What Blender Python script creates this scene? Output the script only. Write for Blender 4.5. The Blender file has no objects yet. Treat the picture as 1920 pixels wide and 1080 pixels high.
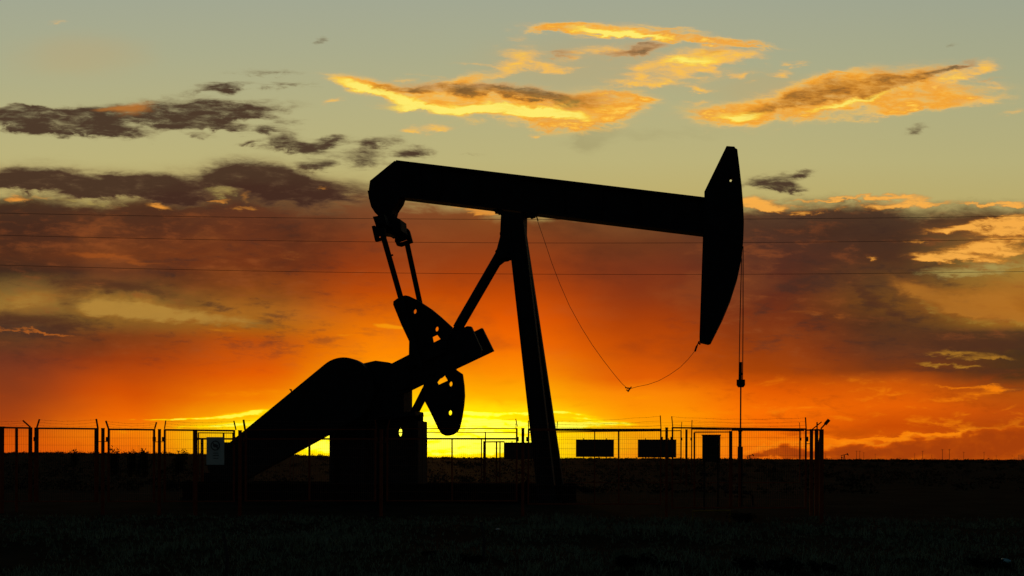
import bpy, bmesh, math, random
from mathutils import Vector, Matrix
from mathutils.geometry import tessellate_polygon
random.seed(7)
R = math.radians
scn = bpy.context.scene
COL = scn.collection

# ------------------------------------------------------------------ camera
F = 1980.0            # focal length in picture widths/1920
EYE = 1.5
HZ = 859.0
ROLL = math.atan(3.6 / 960.0)
cam_d = bpy.data.cameras.new('camera'); cam = bpy.data.objects.new('camera', cam_d); COL.objects.link(cam)
cr, sr = math.cos(ROLL), math.sin(ROLL)
cam.matrix_world = Matrix(((cr, -sr, 0, 0), (0, 0, -1, 0), (sr, cr, 0, EYE), (0, 0, 0, 1)))
cam_d.sensor_width = 36; cam_d.lens = 36 * F / 1920; cam_d.shift_y = (HZ - 540) / 1920
cam_d.clip_start = 0.1; cam_d.clip_end = 30000
scn.camera = cam

def ray(px, py):
    ix, iy = (px - 960) / F, (HZ - py) / F
    return Vector((ix * cr - iy * sr, 1.0, ix * sr + iy * cr))
def at(px, py, D):                       # world point seen at a measured spot, at depth D
    d = ray(px, py) * D
    return Vector((d.x, d.y, d.z + EYE))

class Frame:                             # a vertical working plane: origin + yaw; local x along, y away from the viewer
    def __init__(s, o, yaw):
        s.o = Vector(o); s.yaw = R(yaw)
        s.ux = Vector((math.cos(s.yaw), math.sin(s.yaw), 0)); s.uy = Vector((-math.sin(s.yaw), math.cos(s.yaw), 0))
    def loc(s, px, py, ly=0.0):
        d = ray(px, py); c = Vector((0, 0, EYE))
        t = (ly - (c - s.o).dot(s.uy)) / d.dot(s.uy)
        p = c + d * t - s.o
        return (p.dot(s.ux), p.z)
    def v(s, px, py, ly=0.0):
        a, z = s.loc(px, py, ly); return Vector((a, ly, z))

# ------------------------------------------------------------------ materials
def lin(c):
    return tuple(((x / 255) / 12.92 if x / 255 <= 0.04045 else ((x / 255 + 0.055) / 1.055) ** 2.4) for x in c) + (1.0,)
def mat(name, c1, c2, scale=3.0, rough=0.6, metal=0.0, bump=0.2, detail=6, spec=0.5):
    m = bpy.data.materials.new(name); m.use_nodes = True
    nt = m.node_tree; b = nt.nodes['Principled BSDF']
    tc = nt.nodes.new('ShaderNodeTexCoord'); n = nt.nodes.new('ShaderNodeTexNoise')
    n.inputs['Scale'].default_value = scale; n.inputs['Detail'].default_value = detail; n.inputs['Roughness'].default_value = 0.65
    nt.links.new(tc.outputs['Object'], n.inputs['Vector'])
    r = nt.nodes.new('ShaderNodeValToRGB'); r.color_ramp.elements[0].position = 0.35; r.color_ramp.elements[1].position = 0.68
    r.color_ramp.elements[0].color = tuple(c1) + (1,); r.color_ramp.elements[1].color = tuple(c2) + (1,)
    nt.links.new(n.outputs[0], r.inputs[0]); nt.links.new(r.outputs[0], b.inputs['Base Color'])
    b.inputs['Roughness'].default_value = rough; b.inputs['Metallic'].default_value = metal
    b.inputs['Specular IOR Level'].default_value = spec
    if bump:
        bp = nt.nodes.new('ShaderNodeBump'); bp.inputs['Strength'].default_value = bump; bp.inputs['Distance'].default_value = 0.02
        nt.links.new(n.outputs[0], bp.inputs['Height']); nt.links.new(bp.outputs[0], b.inputs['Normal'])
    return m
M = dict(
    steel=mat('pump_steel_paint', (0.006, 0.006, 0.006), (0.014, 0.013, 0.012), 2.2, 0.8, spec=0.2),
    weight=mat('cast_iron', (0.006, 0.006, 0.005), (0.014, 0.012, 0.010), 3.0, 0.8, spec=0.2),
    rust=mat('rusty_base', (0.006, 0.006, 0.005), (0.014, 0.012, 0.010), 3, 0.95, spec=0.0),
    rope=mat('steel_rope', (0.03, 0.025, 0.02), (0.05, 0.04, 0.03), 20, 0.55),
    red=mat('red_fence_paint', (0.13, 0.028, 0.012), (0.20, 0.045, 0.018), 6, 0.9, spec=0.05),
    wire=mat('fence_wire', (0.10, 0.045, 0.025), (0.16, 0.07, 0.035), 9, 0.6, bump=0),
    board=mat('dark_board', (0.030, 0.014, 0.010), (0.045, 0.022, 0.015), 3, 0.7),
    cabinet=mat('cabinet_paint', (0.014, 0.015, 0.012), (0.024, 0.025, 0.02), 3, 0.85, spec=0.1),
    white=mat('sign_white', (0.28, 0.33, 0.30), (0.38, 0.42, 0.38), 4, 0.6, bump=0.05),
    ink=mat('sign_ink', (0.05, 0.05, 0.05), (0.08, 0.08, 0.08), 4, 0.8, bump=0),
    yellow=mat('yellow_pipe_paint', (0.20, 0.15, 0.02), (0.30, 0.22, 0.03), 5, 0.9, spec=0.05),
    concrete=mat('pad_concrete', (0.016, 0.015, 0.013), (0.03, 0.028, 0.025), 3, 0.95, spec=0.0),
    wood=mat('weathered_wood', (0.022, 0.018, 0.013), (0.04, 0.033, 0.025), 8, 0.9),
    pole=mat('pole_wood', (0.05, 0.035, 0.022), (0.07, 0.05, 0.03), 2, 0.9, bump=0),
    line=mat('line_wire', (0.04, 0.025, 0.018), (0.05, 0.03, 0.02), 2, 0.7, bump=0),
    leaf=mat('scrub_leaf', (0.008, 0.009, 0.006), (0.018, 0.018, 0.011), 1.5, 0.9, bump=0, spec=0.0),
    grass=mat('dry_grass', (0.11, 0.14, 0.08), (0.22, 0.25, 0.15), 0.9, 0.9, bump=0, spec=0.0),
    litter=mat('blue_plastic', (0.10, 0.36, 0.40), (0.25, 0.50, 0.52), 6, 0.4),
    paper=mat('pale_scrap', (0.55, 0.55, 0.5), (0.7, 0.7, 0.66), 6, 0.7),
)

# ------------------------------------------------------------------ mesh helpers
def obj(name, bm, m, parent=None):
    bmesh.ops.recalc_face_normals(bm, faces=bm.faces)
    me = bpy.data.meshes.new(name); bm.to_mesh(me); bm.free()
    me.materials.append(m)
    o = bpy.data.objects.new(name, me); COL.objects.link(o)
    if parent: o.parent = parent
    return o
def tag(o, label=None, cat=None, group=None, kind=None):
    if label: o['label'] = label
    if cat: o['category'] = cat
    if group: o['group'] = group
    if kind: o['kind'] = kind
    return o
def thing(name, label, cat, loc=(0, 0, 0), yaw=0.0, group=None):
    o = bpy.data.objects.new(name, None); COL.objects.link(o); o.empty_display_size = 0.3
    o.location = loc; o.rotation_euler = (0, 0, yaw)
    return tag(o, label, cat, group)
def plate(bm, outline, y0, y1, holes=()):
    """extrude an (x,z) outline with holes between depths y0 and y1"""
    polys = [[Vector((x, z, 0)) for x, z in outline]] + [[Vector((x, z, 0)) for x, z in h] for h in holes]
    tris = tessellate_polygon(polys)
    flat = [p for pl in polys for p in pl]
    f = [bm.verts.new((p.x, y0, p.y)) for p in flat]; b = [bm.verts.new((p.x, y1, p.y)) for p in flat]
    for t in tris:
        try:
            bm.faces.new([f[i] for i in t]); bm.faces.new([b[i] for i in reversed(t)])
        except ValueError: pass
    k = 0
    for pl in polys:
        n = len(pl)
        for i in range(n):
            j = (i + 1) % n
            bm.faces.new((f[k + i], f[k + j], b[k + j], b[k + i]))
        k += n
def bar(bm, p, q, w, h=None, up=Vector((0, 1, 0))):
    """square bar between two points; w across `up`-normal plane, h along `up`"""
    h = h or w
    p, q = Vector(p), Vector(q); d = (q - p).normalized()
    up = Vector(up)
    if abs(d.dot(up)) > 0.95: up = Vector((1, 0, 0))
    s = d.cross(up).normalized(); u = s.cross(d).normalized()
    vs = []
    for c in (p, q):
        for a, b in ((-1, -1), (1, -1), (1, 1), (-1, 1)):
            vs.append(bm.verts.new(c + s * (a * w / 2) + u * (b * h / 2)))
    for i in range(4):
        j = (i + 1) % 4; bm.faces.new((vs[i], vs[j], vs[4 + j], vs[4 + i]))
    bm.faces.new(vs[3::-1]); bm.faces.new(vs[4:])
def tube(bm, pts, r, n=8, r2=None):
    pts = [Vector(p) for p in pts]; rings = []
    for i, p in enumerate(pts):
        d = (pts[min(i + 1, len(pts) - 1)] - pts[max(i - 1, 0)]).normalized()
        up = Vector((0, 0, 1)) if abs(d.z) < 0.9 else Vector((1, 0, 0))
        s = d.cross(up).normalized(); u = s.cross(d)
        rr = r if r2 is None else r + (r2 - r) * i / (len(pts) - 1)
        rings.append([bm.verts.new(p + s * rr * math.cos(6.2832 * k / n) + u * rr * math.sin(6.2832 * k / n)) for k in range(n)])
    for a, b in zip(rings, rings[1:]):
        for k in range(n):
            bm.faces.new((a[k], a[(k + 1) % n], b[(k + 1) % n], b[k]))
    bm.faces.new(rings[0][::-1]); bm.faces.new(rings[-1])
def box(bm, x0, x1, y0, y1, z0, z1):
    plate(bm, [(x0, z0), (x1, z0), (x1, z1), (x0, z1)], y0, y1)
def B(): return bmesh.new()
def circ(cx, cz, rx, rz=None, n=18, a0=0.0, a1=360.0):
    rz = rz or rx
    full = abs(a1 - a0) >= 359
    m = n if full else n - 1
    return [(cx + rx * math.cos(R(a0 + (a1 - a0) * i / m)), cz + rz * math.sin(R(a0 + (a1 - a0) * i / m))) for i in range(n)]

# ------------------------------------------------------------------ terrain
from mathutils import noise as mn
def terrain(x, y):
    d = math.hypot(x, y)
    def ss(a, b, t):
        t = min(1, max(0, (t - a) / (b - a))); return t * t * (3 - 2 * t)
    z = 1.18 * ss(46, 320, d) * (1 if y > 0 else 0.3)
    az = math.degrees(math.atan2(x, max(y, 1e-3)))
    z += ss(60, 260, d) * ss(4, -24, az) * 1.25 * (1 if y > 0 else 0)
    amp = 0.05 * ss(11, 22, d) * (1 - ss(23, 25, d) * (1 - ss(46, 80, d)))
    z += amp * mn.noise(Vector((x * .35, y * .35, 0))) * 2
    z += 0.35 * ss(80, 260, d) * mn.noise(Vector((x * .012, y * .012, 5)))
    return z
def make_ground():
    bm = B(); rad = [0.5]
    while rad[-1] < 9000: rad.append(rad[-1] * (1.055 if rad[-1] < 90 else 1.13) + 0.12)
    NA = 168; rings = []
    for r in rad:
        rings.append([bm.verts.new((r * math.sin(2 * math.pi * k / NA), r * math.cos(2 * math.pi * k / NA), terrain(r * math.sin(2 * math.pi * k / NA), r * math.cos(2 * math.pi * k / NA)))) for k in range(NA)])
    c = bm.verts.new((0, 0, 0))
    for k in range(NA): bm.faces.new((c, rings[0][k], rings[0][(k + 1) % NA]))
    for a, b in zip(rings, rings[1:]):
        for k in range(NA): bm.faces.new((a[k], b[k], b[(k + 1) % NA], a[(k + 1) % NA]))
    for f in bm.faces: f.smooth = True
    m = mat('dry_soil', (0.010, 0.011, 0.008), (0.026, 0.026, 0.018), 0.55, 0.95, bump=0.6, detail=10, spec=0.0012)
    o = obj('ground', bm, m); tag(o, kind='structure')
make_ground()

# ------------------------------------------------------------------ pumpjack
YAW = -12.0
P = Frame(at(985, 938, 36.0).to_2d().to_3d(), YAW)
pump = thing('pumpjack', 'huge black nodding pumpjack on a steel skid inside the fence', 'pumpjack', P.o, P.yaw)
def tr(pts, ly=0.0): return [P.loc(x, y, ly) for x, y in pts]
S = M['steel']
# walking beam: web, flanges, box tail
bm = B()
outl = tr([(745, 304), (1326, 374), (1319, 441), (755, 372.5), (694, 362), (697, 342)])
plate(bm, outl, -0.09, 0.09)
bar(bm, P.v(747, 305.8), P.v(1325, 375.6), 0.06, 0.56); bar(bm, P.v(755, 371), P.v(1319, 439.5), 0.06, 0.56)
plate(bm, tr([(744, 305.5), (790, 311), (795, 375), (756, 371), (696, 361), (698.5, 342.5)]), -0.27, 0.27)
for px in (830, 900, 1060, 1130, 1200, 1270):
    y0 = 304 + (px - 745) * 0.1205 + 4; y1 = 372.5 + (px - 755) * 0.1214 - 4
    bar(bm, P.v(px, y0), P.v(px - 3, y1), 0.03, 0.5)
beam = obj('walking_beam', bm, S, pump)
# tail bearing
bm = B()
plate(bm, tr([(694.5, 361), (697, 375), (701, 391), (708, 402), (714, 408), (739, 407.5), (742, 396), (752, 381), (755.5, 371)]), -0.3, 0.3)
for ly in (-.22, .22):
    tube(bm, [P.v(694.5, 373, ly) + Vector((0, -.04, 0)), P.v(694.5, 373, ly) + Vector((0, .06, 0))], 0.05, 6)
    bar(bm, P.v(748, 389, ly), P.v(754, 378, ly), .05)
tube(bm, [P.v(735, 404, -.3), P.v(741, 402, -.3)], .03, 6)
obj('tail_bearing', bm, S, pump)
# equalizer
bm = B()
eq = P.v(733, 431)
plate(bm, tr([(706, 411), (738, 406), (757, 416), (759, 437), (741, 443), (716, 440)]), -0.4, 0.3)
q = [(-.2, -.1), (.2, -.1), (.18, .26), (-.18, .26)]
ca, sa = math.cos(R(14)), math.sin(R(14))
plate(bm, [(eq.x + a * ca - b * sa, eq.z + a * sa + b * ca) for a, b in q], -1.08, .8)
e = obj('equalizer', bm, S, pump)
for near, ring, slot in ((True, [(698, 425), (703, 423.5), (711, 428), (722, 427), (724, 449), (704.5, 453)], [(710, 443), (715, 442), (714.5, 446.5), (710.5, 447)]),
                        (False, [(744, 432), (758, 428.5), (765, 429), (768, 433), (774, 454.5), (752, 462.5), (745, 461), (741, 452)], [(749, 453.5), (764, 448.5), (764.5, 451), (750, 456)])):
    s = -1 if near else 1
    bm = B(); ly = s * 1.15
    plate(bm, tr(ring, ly), ly - .07, ly + .07, [tr(slot, ly)])
    tube(bm, [Vector((eq.x, s * 1.0, eq.z)), Vector((eq.x, s * 1.3, eq.z))], .09, 10)
    obj('pitman_head', bm, S, e)
# pitman arms
bm = B(); tube(bm, [P.v(720.5, 450, -1.15), P.v(789, 690, -1.15)], .098, 12); bar(bm, P.v(729, 480, -1.15), P.v(737, 478, -1.15), .05); obj('pitman_arm', bm, S, pump)
bm = B(); tube(bm, [P.v(763.5, 458, 1.15), P.v(809, 668, 1.15)], .098, 12); obj('pitman_arm', bm, S, pump)
# cranks
bm = B(); plate(bm, tr([(734, 683), (767, 666), (877, 612), (884, 612.5), (904, 656), (901, 668), (862, 687), (765, 734.5), (742, 742)], -.7), -.8, -.58, [])
cn = P.v(752, 710, -.7); tube(bm, [cn + Vector((0, -.2, 0)), cn + Vector((0, .15, 0))], .42, 20)
obj('crank', bm, S, pump)
bm = B(); plate(bm, tr([(752, 688), (905, 615.5), (926, 658), (780, 727), (752, 738)], .7), .58, .8, [tr([(893.5, 641), (897, 643), (898.5, 647), (896, 648)], .7)])
obj('crank', bm, S, pump)
bm = B(); a = P.v(752, 710, 0); tube(bm, [Vector((a.x, -.95, a.z)), Vector((a.x, .9, a.z))], .2, 14); obj('crankshaft', bm, S, pump)
# counterweights, bolted to the near crank
hole = lambda x, y, rx, ry, ly=-.9: circ(*P.loc(x, y, ly), rx / 55, ry / 55, 12)
W0, W1 = -.98, -.81
bm = B()
plate(bm, tr([(737, 571), (737.5, 565), (744, 560), (754, 555), (760, 553.6), (767, 555), (780.6, 561.5), (792, 568.5), (808, 579), (825, 593), (836, 603), (847, 613), (845.5, 618), (843, 626),
              (836, 640), (836, 660), (766, 690), (767, 640), (752, 608)], W0), W0, W1,
      [hole(778.5, 584, 4, 5), hole(819.5, 617, 4, 5), hole(777, 636.5, 3.4, 3.8), tr([(809, 631), (818.8, 626.5), (826, 636), (819.5, 639.5), (811.5, 643.5)], W0)])
w = obj('counterweight', bm, M['weight'], pump); w['label'] = 'upper iron counterweight lobe rising above the crank'
for x, y in ((795, 646), (828, 652), (790, 672)):
    bm = B(); c = P.v(x, y, W0); tube(bm, [c + Vector((0, -.07, 0)), c], .07, 6); obj('bolt', bm, S, w)
bm = B()
plate(bm, tr([(855, 680), (854, 693), (866, 701), (869, 723), (870, 742), (868.4, 761), (865, 783), (860.5, 802), (856, 810), (848, 815), (840, 817), (835, 817), (827.5, 813.5), (821, 803), (813, 786),
              (804, 767), (796.5, 753), (794, 722), (792, 700)], W0), W0, W1,
      [hole(845.6, 720, 4, 5), hole(844.5, 774, 4.2, 5.2), tr([(818, 716), (823, 709.6), (827, 708), (833, 702.5), (839.5, 713.5), (821, 722)], W0)])
w = obj('counterweight', bm, M['weight'], pump); w['label'] = 'lower iron counterweight lobe hanging below the crank'
for x, y in ((812, 702), (848, 690), (805, 725)):
    bm = B(); c = P.v(x, y, W0); tube(bm, [c + Vector((0, -.07, 0)), c], .07, 6); obj('bolt', bm, S, w)
# samson post: two front legs, head bracket, rear brace
for s in (-1, 1):
    bm = B()
    t0 = P.v(966, 404, s * .2); b0 = P.v(1036, 938, 0); b0 = Vector((b0.x, s * .95, b0.z))
    bar(bm, t0, b0, .47, .12); d = (b0 - t0).normalized(); n = Vector((d.z, 0, -d.x))
    bar(bm, t0 + n * .25, b0 + n * .27, .06, .3); bar(bm, t0 - n * .25, b0 - n * .27, .06, .3)
    bar(bm, b0 + Vector((-.5, 0, -.02)), b0 + Vector((.5, 0, -.02)), .1, .5)
    obj('leg', bm, S, pump)
for k in range(4):
    f = (.28, .5, .7, .88)[k]
    bm = B(); c = P.v(966 + 70 * f, 404 + 534 * f, 0); yy = .2 + .75 * f
    bar(bm, Vector((c.x, -yy, c.z)), Vector((c.x, yy, c.z)), .12); obj('cross_brace', bm, S, pump)
bm = B()
plate(bm, tr([(943, 399), (985.5, 404), (985, 440), (987, 482), (957, 485), (949, 486), (939, 487), (933, 482), (932, 474), (935, 470), (941, 447)]), -.3, .3)
for x, y in ((938, 440), (934, 474)):
    tube(bm, [P.v(x, y, -.1), P.v(x + 6, y - 1, -.1)], .085, 8)
plate(bm, tr([(927, 395), (945, 397), (945, 402.5), (938, 401.5), (933, 398.5), (928, 398)]), -.25, .25); plate(bm, tr([(984, 401), (1004, 403.5), (1001, 406), (995, 408), (990, 406), (984, 408)]), -.2, .2)
for x, y in ((930, 397), (936, 399), (991, 405), (997, 406.5), (1001, 405)):
    for ly in (-.32, .32): tube(bm, [P.v(x, y - 4, ly), P.v(x + 1, y + 3.5, ly)], .05, 6)
obj('saddle_bearing', bm, S, pump)
bm = B()
tube(bm, [P.v(947, 462), P.v(867, 600), P.v(858, 616)], .18, 14); tube(bm, [P.v(858, 616), P.v(777, 774)], .15, 14)
obj('rear_brace', bm, S, pump)
bm = B()
plate(bm, tr([(944, 480), (958, 484), (952, 489), (945, 490), (936, 497), (930, 480)]), -.12, .12); obj('gusset', bm, S, pump)
# gear reducer, pedestal, guard, motor, skid
bm = B()
plate(bm, tr([(628, 720), (640, 694), (660, 688), (686, 684.5), (713, 678.5), (736, 681.5), (750, 688), (765, 700), (765, 774), (786, 772), (787, 780), (628, 800)]), -.5, .5)
gb = obj('gear_reducer', bm, S, pump)
for x in (650, 680, 715, 745):
    bm = B(); c = P.v(x, 760, -.5); tube(bm, [c + Vector((0, -.06, 0)), c], .06, 6); obj('bolt', bm, S, gb)
bm = B()
plate(bm, tr([(628, 792), (793, 777), (793, 908), (628, 908)]), -.06, .06, [circ(*P.loc(751, 810.5, 0), 4.2 / 55, 8.5 / 55, 14)])
bm2 = bm
for x in (632, 690, 789): bar(bm, P.v(x, 790), P.v(x, 907), .14, 1.1)
bar(bm, P.v(628, 785), P.v(745, 779), .12, 1.1)
obj('pedestal', bm, S, pump)
bm = B()
c1 = Vector(P.loc(647, 731, -.75)); c2 = Vector(P.loc(437, 873, -.75)); r1, r2 = 61 / 55, 37 / 55
ang = math.atan2(c2.y - c1.y, c2.x - c1.x); da = math.acos((r1 - r2) / (c2 - c1).length)
o = [(c1.x + r1 * math.cos(ang + da + (2 * math.pi - 2 * da) * i / 30), c1.y + r1 * math.sin(ang + da + (2 * math.pi - 2 * da) * i / 30)) for i in range(31)]
o += [(c2.x + r2 * math.cos(ang - da + 2 * da * i / 16), c2.y + r2 * math.sin(ang - da + 2 * da * i / 16)) for i in range(17)]
plate(bm, o, -.95, -.6)
tube(bm, [P.v(545, 731, -.75), P.v(548, 736, -.75)], .025, 6); tube(bm, [P.v(543, 730, -.75), P.v(547, 731, -.75)], .02, 6)
obj('belt_guard', bm, S, pump)
bm = B()
c = P.v(428, 868, 0)
tube(bm, [Vector((c.x, -.55, c.z)), Vector((c.x, .65, c.z))], .55, 22)
for k in range(9): tube(bm, [Vector((c.x, -.4 + k * .11, c.z)), Vector((c.x, -.36 + k * .11, c.z))], .6, 22)
x0, z0 = P.loc(395, 905); x1, _ = P.loc(462, 905)
box(bm, x0, x1, -.5, .6, z0, c.z - .35); box(bm, c.x - .3, c.x + .25, -.1, .35, c.z + .45, c.z + .75)
obj('electric_motor', bm, S, pump)
bm = B()
xa, zt = P.loc(345, 903, -.8); xb, _ = P.loc(1066, 903, -.8); zb = P.loc(700, 940, -.8)[1]
for s in (-1, 1):
    box(bm, xa, xb, s * .85 - .05, s * .85 + .05, zb + .06, zt - .06)
    box(bm, xa, xb, s * .85 - .2, s * .85 + .2, zt - .06, zt); box(bm, xa, xb, s * .85 - .2, s * .85 + .2, zb, zb + .06)
for i in range(9):
    xx = xa + .3 + (xb - xa - .6) * i / 8
    box(bm, xx - .1, xx + .1, -.8, .8, zb + .1, zt - .08)
obj('skid', bm, M['rust'], pump)
# horsehead
bm = B()
plate(bm, tr([(1362.4, 278), (1377, 279), (1379, 282), (1382.5, 284), (1386.5, 316), (1391, 356), (1393.6, 390), (1394.8, 419), (1394, 445), (1391, 481), (1382, 523), (1369, 564), (1354, 600), (1339, 630),
              (1332, 644), (1327, 645.5), (1312, 642), (1312, 629), (1318.5, 443), (1321, 374), (1321, 363)]), -.26, .26, [circ(*P.loc(1370, 338.7), 2.8 / 55, 5.9 / 55, 14)])
hh = obj('horsehead', bm, S, pump)
bm = B(); bar(bm, P.v(1309, 642), P.v(1313, 646), .05); tube(bm, [P.v(1311, 640, -.1), P.v(1306, 650, -.1), P.v(1303, 659, -.1)], .035, 6); obj('lug', bm, S, hh)
# bridle, carrier bar, polished rod
bm = B()
tube(bm, [P.v(1390.5, 484), P.v(1387.5, 600), P.v(1385.5, 712)], .017, 6); tube(bm, [P.v(1393.3, 462), P.v(1393.2, 600), P.v(1392.4, 712)], .017, 6)
obj('bridle', bm, M['rope'], pump)
bm = B()
plate(bm, tr([(1381, 712), (1397, 712), (1397, 722), (1394, 726), (1384, 726), (1381, 722)]), -.1, .1)
box(bm, *[P.loc(x, 700)[0] for x in (1386, 1391.3)], -.05, .05, P.loc(1389, 713)[1], P.loc(1389, 679)[1])
box(bm, *[P.loc(x, 700)[0] for x in (1385, 1392.3)], -.06, .06, P.loc(1389, 703)[1], P.loc(1389, 699)[1])
obj('carrier_bar', bm, S, pump)
bm = B(); tube(bm, [P.v(1389, 720), P.v(1388.4, 815)], .024, 8); obj('polished_rod', bm, M['rope'], pump)

# pad under the pump
bm = B(); box(bm, xa - .6, xb + .5, -1.6, 1.6, -.2, zb - .004)
o = obj('concrete_pad', bm, M['concrete']); o.location = P.o; o.rotation_euler = (0, 0, P.yaw); tag(o, kind='structure')

# wellhead
c = P.v(1388, 806, 0)
wl = thing('wellhead', 'slim dark wellhead pipe under the pumpjack polished rod', 'wellhead', P.o + P.ux * c.x, P.yaw)
bm = B(); tube(bm, [(0, 0, c.z - .55), (0, 0, c.z)], .046, 12); tube(bm, [(0, 0, c.z - .06), (0, 0, c.z - .01)], .07, 12); obj('stuffing_box', bm, M['steel'], wl)
bm = B(); tube(bm, [(0, 0, -.05), (0, 0, c.z - .55)], .085, 12); obj('casing', bm, M['steel'], wl)
for z in (.25, .55, .95):
    bm = B(); tube(bm, [(0, 0, z), (0, 0, z + .07)], .2, 16); obj('flange', bm, M['steel'], wl)
bm = B(); tube(bm, [(0, 0, .38), (.3, 0, .38), (.4, 0, .3), (.4, 0, -.02)], .04, 10); obj('flow_pipe', bm, M['steel'], wl)
bm = B(); tube(bm, [(-.45, 0, .42), (0, 0, .42)], .05, 10); tube(bm, [(-.5, 0, .42), (-.45, 0, .42)], .16, 14); obj('valve', bm, M['steel'], wl)

# loose cable hung between beam and horsehead
bm = B()
pts = [(1005, 405), (1012, 426), (1022, 455), (1035, 494), (1050, 533), (1068, 574), (1090, 614), (1110, 646), (1130, 674), (1150, 700), (1166, 719), (1178, 730)]
pt2 = [(1178, 730), (1195, 725), (1215, 721), (1235, 714), (1255, 703), (1275, 689), (1290, 674), (1302, 659), (1307, 650)]
tube(bm, [P.v(x, y, -.1) for x, y in pts], .0085, 5); tube(bm, [P.v(x, y, -.1) for x, y in pt2], .008, 5)
for a, b in (((1172, 727), (1182, 728)), ((1177, 735), (1184, 725)), ((1174, 731), (1180, 733)), ((1005, 403), (1009, 414))): tube(bm, [P.v(*a, -.1), P.v(*b, -.1)], .02, 5)
o = obj('loose_cable', bm, M['rope']); o.location = P.o; o.rotation_euler = (0, 0, P.yaw)
tag(o, 'thin slack cable with a knot hanging from beam to horsehead tip', 'cable')

# ------------------------------------------------------------------ fences
pB = at(1535, 860, 24.3); pA = at(0, 860, 27.7)
fy = math.degrees(math.atan2(pB.y - pA.y, pB.x - pA.x))
FF = Frame((pB.x, pB.y, 0), fy)
BF = Frame((at(1000, 860, 42).x, 42, 0), fy)
def grid(fr, bm, x0, x1, y0, y1, step=.05, hstep=.2, r=.003):
    a0, z0 = fr.loc(x0, y0); a1, _ = fr.loc(x1, y0); _, z1 = fr.loc((x0 + x1) / 2, y1)
    n = int((a1 - a0) / step)
    for i in range(1, n):
        a = a0 + (a1 - a0) * i / n; bar(bm, (a, 0, z1), (a, 0, z0), r)
    m = max(2, int((z0 - z1) / hstep))
    for i in range(1, m):
        z = z1 + (z0 - z1) * i / m; bar(bm, (a0, .004, z), (a1, .004, z), r * 1.3)
def panel(fr, par, x0, x1, yt0, yt1, yb, arms=(), second=None, rail=3.2, up=3.2, mids=(), scale=72.0, mesh=True, label=None):
    bm = B(); rw = rail / scale; uw = up / scale
    bar(bm, fr.v(x0, yt0), fr.v(x1, yt1), rw); bar(bm, fr.v(x0, yb), fr.v(x1, yb), .03)
    for x, y in ((x0, yt0), (x1, yt1)):
        zt = fr.loc(x, y)[1]; a = fr.loc(x, y)[0]; zb = fr.loc(x, yb)[1]
        bar(bm, (a, 0, zb - .02), (a, 0, zt + rw * .4), uw)
    for x, ya, yb2, w in mids: bar(bm, fr.v(x, ya), fr.v(x, yb2), w / scale)
    if second: bar(bm, fr.v(x0, second), fr.v(x1, second), 3.0 / scale)
    for x, dx in ((x0, 1), (x1, -1)):
        zl = fr.loc(x, 823)[1]; a = fr.loc(x, 823)[0]
        bar(bm, (a - dx * .02, -.03, zl - .06), (a - dx * .02, -.03, zl + .05), .06)
    f = obj('fence_panel', bm, M['red'], par)
    if label: f['label'] = label
    if mesh:
        bm = B(); grid(fr, bm, x0, x1, (second or (yt0 + yt1) / 2) + 1, yb); obj('wire_mesh', bm, M['wire'], f)
    tips = []
    for (bx, by), (tx, ty), w in arms:
        bm = B(); bar(bm, fr.v(bx, by), fr.v(tx, ty), w / scale); obj('arm', bm, M['red'], f); tips.append((fr.v(bx, by), fr.v(tx, ty)))
    if len(tips) == 2:
        bm = B()
        for t in (.3, .62, .95):
            p, q = tips[0][0].lerp(tips[0][1], t), tips[1][0].lerp(tips[1][1], t); n = 10
            tube(bm, [p.lerp(q, i / n) + Vector((0, 0, -.045 * math.sin(math.pi * i / n) + .008 * math.sin(i * 2.3 + t * 9))) for i in range(n + 1)], .0021, 4)
            k = int((q - p).length / .16)
            for i in range(1, k):
                c = p.lerp(q, i / k); c.z += -.045 * math.sin(math.pi * i / k)
                bar(bm, c + Vector((.006, 0, -.016)), c + Vector((-.006, 0, .016)), .0022)
        obj('barbed_wire', bm, M['wire'], f)
    return f
def post(fr, par, x, yt, yb, w, scale=72.0):
    bm = B(); a, zt = fr.loc(x, yt); zb = fr.loc(x, yb)[1]; ww = w / scale
    box(bm, a - ww / 2, a + ww / 2, -ww / 2, ww / 2, zb, zt); box(bm, a - ww * .56, a + ww * .56, -ww * .56, ww * .56, zt, zt + .02)
    return obj('fence_post', bm, M['red'], par)
def link(fr, par, x0, x1, y):
    bm = B(); tube(bm, [fr.v(x0, y), fr.v(x1, y)], .009, 5); obj('latch', bm, M['wire'], par)

ff = thing('fence', 'long red steel fence of wire mesh panels with barbed wire arms, nearest the viewer', 'fence', FF.o, FF.yaw)
panel(FF, ff, -95, 57, 800.5, 802.5, 940, [((-92, 801), (-108, 786), 2), ((57, 801), (43, 788.5), 2.2)], mids=((31, 803, 960, 3.6),), up=5)
post(FF, ff, 3, 801, 966, 6.5)
panel(FF, ff, 68.5, 181, 803, 804, 940, [((69, 802), (74, 786), 2.2), ((183.5, 803), (180.5, 785.5), 2.4)], up=5.6)
post(FF, ff, 193, 804, 967, 4.6); link(FF, ff, 183, 204, 828)
panel(FF, ff, 204, 289, 805, 805.8, 940, [((203.5, 804), (198.5, 789), 2.4), ((290, 804), (293.5, 791.5), 2)], up=3.2)
post(FF, ff, 299, 806, 967, 4.2); link(FF, ff, 289, 309, 828.5)
panel(FF, ff, 309, 439, 806, 807.5, 940, [((308.5, 804), (310.8, 788.5), 1.6), ((442.5, 806), (438.5, 789), 1.8)], up=3, mids=((366, 807, 967, 6), ))
bmr = B(); bar(bmr, FF.v(367, 822.5), FF.v(439, 823), .042); obj('rail', bmr, M['red'], ff)
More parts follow.
